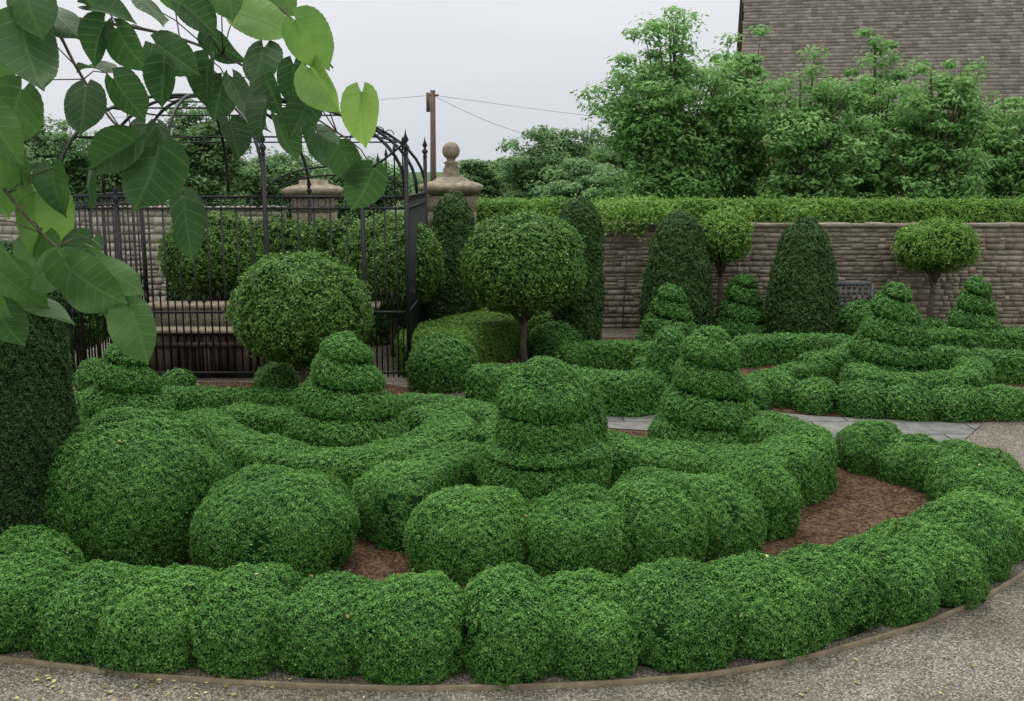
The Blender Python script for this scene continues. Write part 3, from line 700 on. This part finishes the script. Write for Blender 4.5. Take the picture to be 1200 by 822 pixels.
# ---------- telegraph pole ----------
PY = 45.0; PX = XA(508, PY, 4); zt = Z(106, PY); root = empty('telegraph_pole', (PX, PY, 0)); op = (PX, PY, 0)
b = B(); b.tube([(PX-.05, PY, 0), (PX, PY, zt)], [.15, .11], 10); b.out('pole', POLEM, op, root)
b = B(); b.box(PX-.28, PX-.13, PY-.1, PY+.1, zt-.9, zt-.1); b.box(PX-.2, PX+.25, PY-.05, PY+.05, zt-.25, zt-.17); b.out('cross_bracket', POLEM, op, root)
for k, (tx, ty, tz) in enumerate([(-32, 40, Z(150, 40)), (3.0, 52, Z(168, 52)), (26, 70, Z(165, 70))]):
    s0 = np.array([PX, PY, zt-.2]); e0 = np.array([tx, ty, tz]); ts = np.linspace(0, 1, 16)[:, None]
    pts = s0*(1-ts)+e0*ts; pts[:, 2] -= (4*ts*(1-ts))[:, 0]*.35
    b = B(); b.tube(pts, .009, 4); b.out('wire', IRON, op, root)
tag(root, 'tall brown wooden telegraph pole with sagging wires', 'telegraph pole')

# ---------- foreground lime tree ----------
def PD(px, py, d):
    u = (px-600)/FPX; v = (411-py)/FPX
    return np.array([u*d, d*(cp+v*sp), CAMH+d*(-sp+v*cp)])
Rv = np.array([1.0, 0, 0]); Uv = np.array([0, sp, cp]); Fv = np.array([0, cp, -sp])
def lime_mat():
    m, nt, out = newmat('lime_leaf'); L = nt.links
    uv = N(nt, 'ShaderNodeUVMap'); uv.uv_map = 'leafuv'
    sep = N(nt, 'ShaderNodeSeparateXYZ'); L.new(uv.outputs[0], sep.inputs[0])
    ab = N(nt, 'ShaderNodeMath', operation='ABSOLUTE'); L.new(sep.outputs[0], ab.inputs[0])
    m1 = N(nt, 'ShaderNodeMath', operation='MULTIPLY_ADD'); L.new(ab.outputs[0], m1.inputs[0]); m1.inputs[1].default_value = -0.55; L.new(sep.outputs[1], m1.inputs[2])
    m2 = N(nt, 'ShaderNodeMath', operation='MULTIPLY'); L.new(m1.outputs[0], m2.inputs[0]); m2.inputs[1].default_value = 6.5
    fr = N(nt, 'ShaderNodeMath', operation='PINGPONG'); L.new(m2.outputs[0], fr.inputs[0]); fr.inputs[1].default_value = 0.5
    mn = N(nt, 'ShaderNodeMath', operation='MINIMUM'); L.new(fr.outputs[0], mn.inputs[0])
    m3 = N(nt, 'ShaderNodeMath', operation='MULTIPLY'); L.new(ab.outputs[0], m3.inputs[0]); m3.inputs[1].default_value = 2.5; L.new(m3.outputs[0], mn.inputs[1])
    vr = ramp(nt, [(0.0, (1, 1, 1)), (0.10, (0, 0, 0))]); L.new(mn.outputs[0], vr.inputs[0])
    at = N(nt, 'ShaderNodeAttribute'); at.attribute_name = 'tint'
    r = ramp(nt, [(0, (0.018, 0.056, 0.019)), (.4, (0.046, 0.118, 0.030)), (.75, (0.12, 0.25, 0.055)), (1, (0.24, 0.40, 0.085))])
    tc = N(nt, 'ShaderNodeTexCoord'); no = N(nt, 'ShaderNodeTexNoise', Scale=22.0, Detail=4.0); L.new(tc.outputs['Object'], no.inputs[0])
    na = N(nt, 'ShaderNodeMath', operation='MULTIPLY_ADD'); L.new(no.outputs['Fac'], na.inputs[0]); na.inputs[1].default_value = .4; na.inputs[2].default_value = -.2
    nb = N(nt, 'ShaderNodeMath', operation='ADD'); L.new(at.outputs['Fac'], nb.inputs[0]); L.new(na.outputs[0], nb.inputs[1])
    L.new(nb.outputs[0], r.inputs[0])
    mx = N(nt, 'ShaderNodeMix', data_type='RGBA'); vf = N(nt, 'ShaderNodeMath', operation='MULTIPLY'); L.new(vr.outputs[0], vf.inputs[0]); vf.inputs[1].default_value = .30
    L.new(vf.outputs[0], mx.inputs[0]); L.new(r.outputs[0], mx.inputs[6]); mx.inputs[7].default_value = (0.16, 0.27, 0.08, 1)
    b = N(nt, 'ShaderNodeBsdfPrincipled', Roughness=.45); b.inputs['Specular IOR Level'].default_value = .4; L.new(mx.outputs[2], b.inputs['Base Color'])
    bp = N(nt, 'ShaderNodeBump', Strength=.3, Distance=.002); bp.invert = True; L.new(vr.outputs[0], bp.inputs['Height']); L.new(bp.outputs[0], b.inputs['Normal'])
    t = N(nt, 'ShaderNodeBsdfTranslucent'); hs = N(nt, 'ShaderNodeHueSaturation'); hs.inputs['Value'].default_value = 1.3; L.new(mx.outputs[2], hs.inputs['Color']); L.new(hs.outputs[0], t.inputs[0])
    ms = N(nt, 'ShaderNodeMixShader'); ms.inputs[0].default_value = .42; L.new(b.outputs[0], ms.inputs[1]); L.new(t.outputs[0], ms.inputs[2]); L.new(ms.outputs[0], out.inputs[0])
    return m
LIME = lime_mat()
LVs, LFs, LTs, LUV = [], [], [], []; nvl = 0
nu, nw = 30, 11
tt = np.linspace(0, 1, nu)[:, None]; ss = np.linspace(-1, 1, nw)[None]
prof = np.interp(tt, [0, .05, .15, .3, .45, .6, .75, .86, .93, 1], [.08, .28, .395, .445, .435, .38, .285, .155, .055, .002])
prof = prof*(1+.05*np.abs(((tt*14) % 1)-.0))
def addleaf(base, tipdir, nrm, L, tint, droop=.25):
    global nvl
    d = tipdir/np.linalg.norm(tipdir); n = nrm-d*(nrm@d); n /= np.linalg.norm(n); w = np.cross(d, n)
    asym = 1+rng.uniform(-.12, .12); bend = rng.uniform(-.16, .16); curl = rng.uniform(-.2, .8)
    xs_ = ss*prof*np.where(ss > 0, asym, 2-asym); ys = tt-.19*np.abs(ss)**1.3*(1-tt)**3
    zs_ = curl*np.abs(xs_)-droop*tt**2*.9-.7*rng.uniform(0, 1)*xs_**2+.03*np.sin(tt*9+ss*3+rng.uniform(0, 6))*np.abs(ss)
    X_ = xs_*(1-.25*max(curl, 0))+bend*tt**2
    G = base+L*(X_[..., None]*w+ys[..., None]*d+zs_[..., None]*n)
    LVs.append(G.reshape(-1, 3)); F = gridfaces(nu, nw, False); LFs.append(F+nvl); LTs.append(np.full(len(F), tint))
    uvv = np.stack([np.broadcast_to(xs_, (nu, nw)), np.broadcast_to(tt, (nu, nw))], -1).reshape(-1, 2); LUV.append(uvv[F.ravel()]); nvl += nu*nw
branches = [
    [(-160, -60, 1.9), (-40, 5, 1.85), (90, 22, 1.8), (200, 42, 1.75), (290, 80, 1.7), (350, 125, 1.7), (410, 165, 1.65)],
    [(-160, -60, 1.9), (-90, 60, 1.75), (-40, 150, 1.7), (0, 215, 1.68), (50, 275, 1.66), (110, 325, 1.66), (155, 360, 1.66)],
    [(60, 18, 1.8), (90, 80, 1.75), (130, 140, 1.72), (180, 190, 1.7), (215, 240, 1.7)],
    [(-40, 5, 1.85), (60, -30, 1.9), (190, -25, 1.9), (290, -10, 1.8), (340, 20, 1.75), (390, 80, 1.7)],
    [(200, 42, 1.75), (240, 75, 1.75), (270, 100, 1.7)],
    [(-40, 150, 1.7), (-40, 230, 1.66), (-20, 300, 1.66)],
]
TX, TY = -3.2, 0.9
root = empty('lime_tree', (TX, TY, 0)); ol = (TX, TY, 0); b = B()
b.tube([(TX, TY, -.05), (TX+.03, TY+.02, 1.2), (TX-.02, TY, 2.6), (TX+.05, TY, 4.2), (TX, TY+.1, 6.0)], [.24, .18, .15, .11, .05], 14)
st = PD(-160, -60, 1.9); b.tube([(TX, TY, 2.9), (TX+.8, TY+.3, 3.35), (st[0]-.3, st[1]-.05, st[2]+.02), tuple(st)], [.06, .035, .016, .011], 8)
BP = []
for i, br in enumerate(branches):
    pts = np.array([PD(*q) for q in br]); pts, _ = spline(pts, .03); BP.append(pts)
    b.tube(pts, np.linspace(.005 if i < 2 else .003, .0014, len(pts)), 6)
allb = np.concatenate(BP)
leaves = [(312, 22, 80, -20, .85), (366, 52, 76, -60, .75), (380, 106, 76, -50, .9), (425, 140, 72, -75, 1.0), (428, 226, 66, -100, .35), (396, 168, 62, -40, .2), (352, 140, 62, -110, .15),
 (282, 128, 78, -70, .15), (220, 272, 90, -80, .2), (176, 212, 96, -110, .22), (128, 182, 78, -150, .2), (48, 272, 108, -85, .85), (22, 342, 86, -60, .55), (165, 392, 80, -55, .5), (112, 342, 92, -30, .45),
 (62, 355, 70, -20, .5), (8, 212, 104, -80, .7), (28, 68, 100, -100, .45), (98, 128, 66, -100, .15), (150, 62, 68, -70, .22), (205, 70, 68, -50, .25), (72, 22, 68, -40, .25), (130, 8, 62, -10, .25),
 (240, 98, 66, -90, .15), (302, 78, 64, -100, .2), (30, 8, 72, -70, .35), (180, 15, 62, -40, .3), (235, 22, 62, -30, .28), (262, 60, 60, -60, .15), (330, 165, 64, -90, .15), (372, 178, 56, -80, .2), (408, 195, 56, -70, .25),
 (150, 118, 66, -50, .18), (12, 140, 88, -110, .55), (-8, 90, 84, -70, .45), (198, 172, 60, -60, .2), (160, 165, 56, -120, .15), (90, 305, 70, -100, .4), (50, 320, 68, -140, .45),
 (130, 300, 60, -20, .4), (-12, 290, 88, -60, .6), (5, 385, 64, -70, .4), (15, 35, 74, -120, .3), (110, 50, 62, -120, .2), (190, 100, 60, -110, .2), (275, 165, 54, -60, .18), (255, 120, 58, -100, .12),
 (320, 110, 58, -60, .15), (105, 75, 56, 150, .25), (0, 160, 78, -60, .5), (-15, 350, 78, -40, .5), (145, 325, 66, -10, .5), (140, 370, 60, -110, .3), (20, 185, 80, -80, .6), (62, 225, 66, -95, .35), (38, 305, 74, -110, .5),
 (210, -5, 60, -60, .45), (270, -5, 62, -80, .5), (90, -10, 60, -60, .35), (330, -5, 64, -40, .65), (345, 100, 56, -80, .2), (305, 140, 56, -100, .12), (100, 225, 54, -120, .25), (85, 330, 70, -60, .4)]
for (cx, cy, sz, ang, tn) in leaves:
    d = 1.64+rng.uniform(-.12, .12)
    a = math.radians(ang+rng.uniform(-15, 15)); dirv = math.cos(a)*Rv+math.sin(a)*Uv+Fv*rng.uniform(-.5, .4)
    L = sz*.86*d/FPX; c = PD(cx, cy, d); base = c-dirv/np.linalg.norm(dirv)*L*.5
    nrm = -Fv*.8+np.array([0, 0, .45])+rng.normal(size=3)*.5
    addleaf(base, dirv, nrm, L, float(np.clip(tn+rng.uniform(-.08, .08), 0, 1)), rng.uniform(.05, .55))
    k = np.argmin(np.linalg.norm(allb-base, axis=1)); q = allb[k]; dq = np.linalg.norm(q-base)
    if dq < .22:
        md = (q+base)/2+np.array([0, 0, .008]); b.tube([q, md, base], [.0012, .0010, .0009], 5)
b.out('trunk', BARK, ol, root, True)
fo = mk('foliage', np.concatenate(LVs), np.concatenate(LFs), LIME, np.concatenate(LTs), None, ol, root, True)
uvl = fo.data.uv_layers.new(name='leafuv'); uvl.data.foreach_set('uv', np.concatenate(LUV).astype(np.float32).ravel())
tag(root, 'lime tree branch with broad heart shaped leaves hanging overhead', 'tree')

# ---------- fallen leaves ----------
n = 260; P = np.stack([rng.uniform(-4.2, 4.5, n), rng.uniform(4.9, 6.0, n), np.full(n, .015)], 1)
k = rng.random(n) < .6; P[k, 0] = rng.uniform(-3.2, -1.2, k.sum()); P[k, 1] = rng.uniform(5.1, 5.75, k.sum())
V, F = leafquads(P, np.array([[0, 0, 1.]]).repeat(n, 0), .028, .25, 0, .6)
tag(mk('fallen_leaves', V, F, DRY, rng.random(n)), 'scattered dry yellow leaves on gravel', 'leaves', kind='stuff')

# ---------- world, sun, camera ----------
w = bpy.data.worlds.new('World'); scene.world = w; w.use_nodes = True; nt = w.node_tree; nt.nodes.clear(); L = nt.links
sky = nt.nodes.new('ShaderNodeTexSky'); sky.sky_type = 'NISHITA'; sky.sun_disc = False; sky.sun_elevation = math.radians(65); sky.sun_rotation = math.radians(-20); sky.dust_density = 3
hs = N(nt, 'ShaderNodeHueSaturation'); hs.inputs['Saturation'].default_value = .3; L.new(sky.outputs[0], hs.inputs['Color'])
tc = N(nt, 'ShaderNodeTexCoord'); sp_ = N(nt, 'ShaderNodeSeparateXYZ'); L.new(tc.outputs['Generated'], sp_.inputs[0])
gr = ramp(nt, [(0.0, (.67, .685, .74)), (.10, (.73, .745, .79)), (.35, (.90, .905, .91)), (1.0, (2.3, 2.27, 2.17))]); L.new(sp_.outputs[2], gr.inputs[0])
mp = N(nt, 'ShaderNodeMapping'); mp.inputs['Scale'].default_value = (1, 1, 3.5); L.new(tc.outputs['Generated'], mp.inputs[0])
no = N(nt, 'ShaderNodeTexNoise', Scale=2.2, Detail=5.0); L.new(mp.outputs[0], no.inputs[0])
cr_ = ramp(nt, [(.3, (.91, .915, .93)), (.7, (1.06, 1.05, 1.05))]); L.new(no.outputs['Fac'], cr_.inputs[0])
mu = N(nt, 'ShaderNodeMix', data_type='RGBA', blend_type='MULTIPLY'); mu.inputs[0].default_value = 1; L.new(gr.outputs[0], mu.inputs[6]); L.new(cr_.outputs[0], mu.inputs[7])
m10 = N(nt, 'ShaderNodeVectorMath', operation='SCALE'); m10.inputs['Scale'].default_value = 11.0; L.new(mu.outputs[2], m10.inputs[0])
mx = N(nt, 'ShaderNodeMix', data_type='RGBA'); mx.inputs[0].default_value = .92; L.new(hs.outputs[0], mx.inputs[6]); L.new(m10.outputs[0], mx.inputs[7])
bg = N(nt, 'ShaderNodeBackground'); bg.inputs[1].default_value = .1; L.new(mx.outputs[2], bg.inputs[0])
wo = nt.nodes.new('ShaderNodeOutputWorld'); L.new(bg.outputs[0], wo.inputs[0])
sl = bpy.data.lights.new('sun', 'SUN'); sl.energy = 1.5; sl.angle = math.radians(20); sl.color = (1, .97, .91)
so = bpy.data.objects.new('sun', sl); COL.objects.link(so)
el, az = math.radians(65), math.radians(-20)
dirs = Vector((math.sin(az)*math.cos(el), math.cos(az)*math.cos(el), math.sin(el)))
so.rotation_euler = dirs.to_track_quat('Z', 'Y').to_euler()
cam = bpy.data.cameras.new('camera'); cam.lens = 36; cam.sensor_width = 36; cam.clip_end = 6000; cam.clip_start = .05
co = bpy.data.objects.new('camera', cam); COL.objects.link(co); co.location = (0, 0, CAMH); co.rotation_euler = (math.radians(80), 0, 0)
scene.camera = co
scene.view_settings.view_transform = 'Standard'; scene.view_settings.look = 'None'; scene.view_settings.exposure = 0
print('faces', sum(len(o.data.polygons) for o in bpy.data.objects if o.type == 'MESH'))
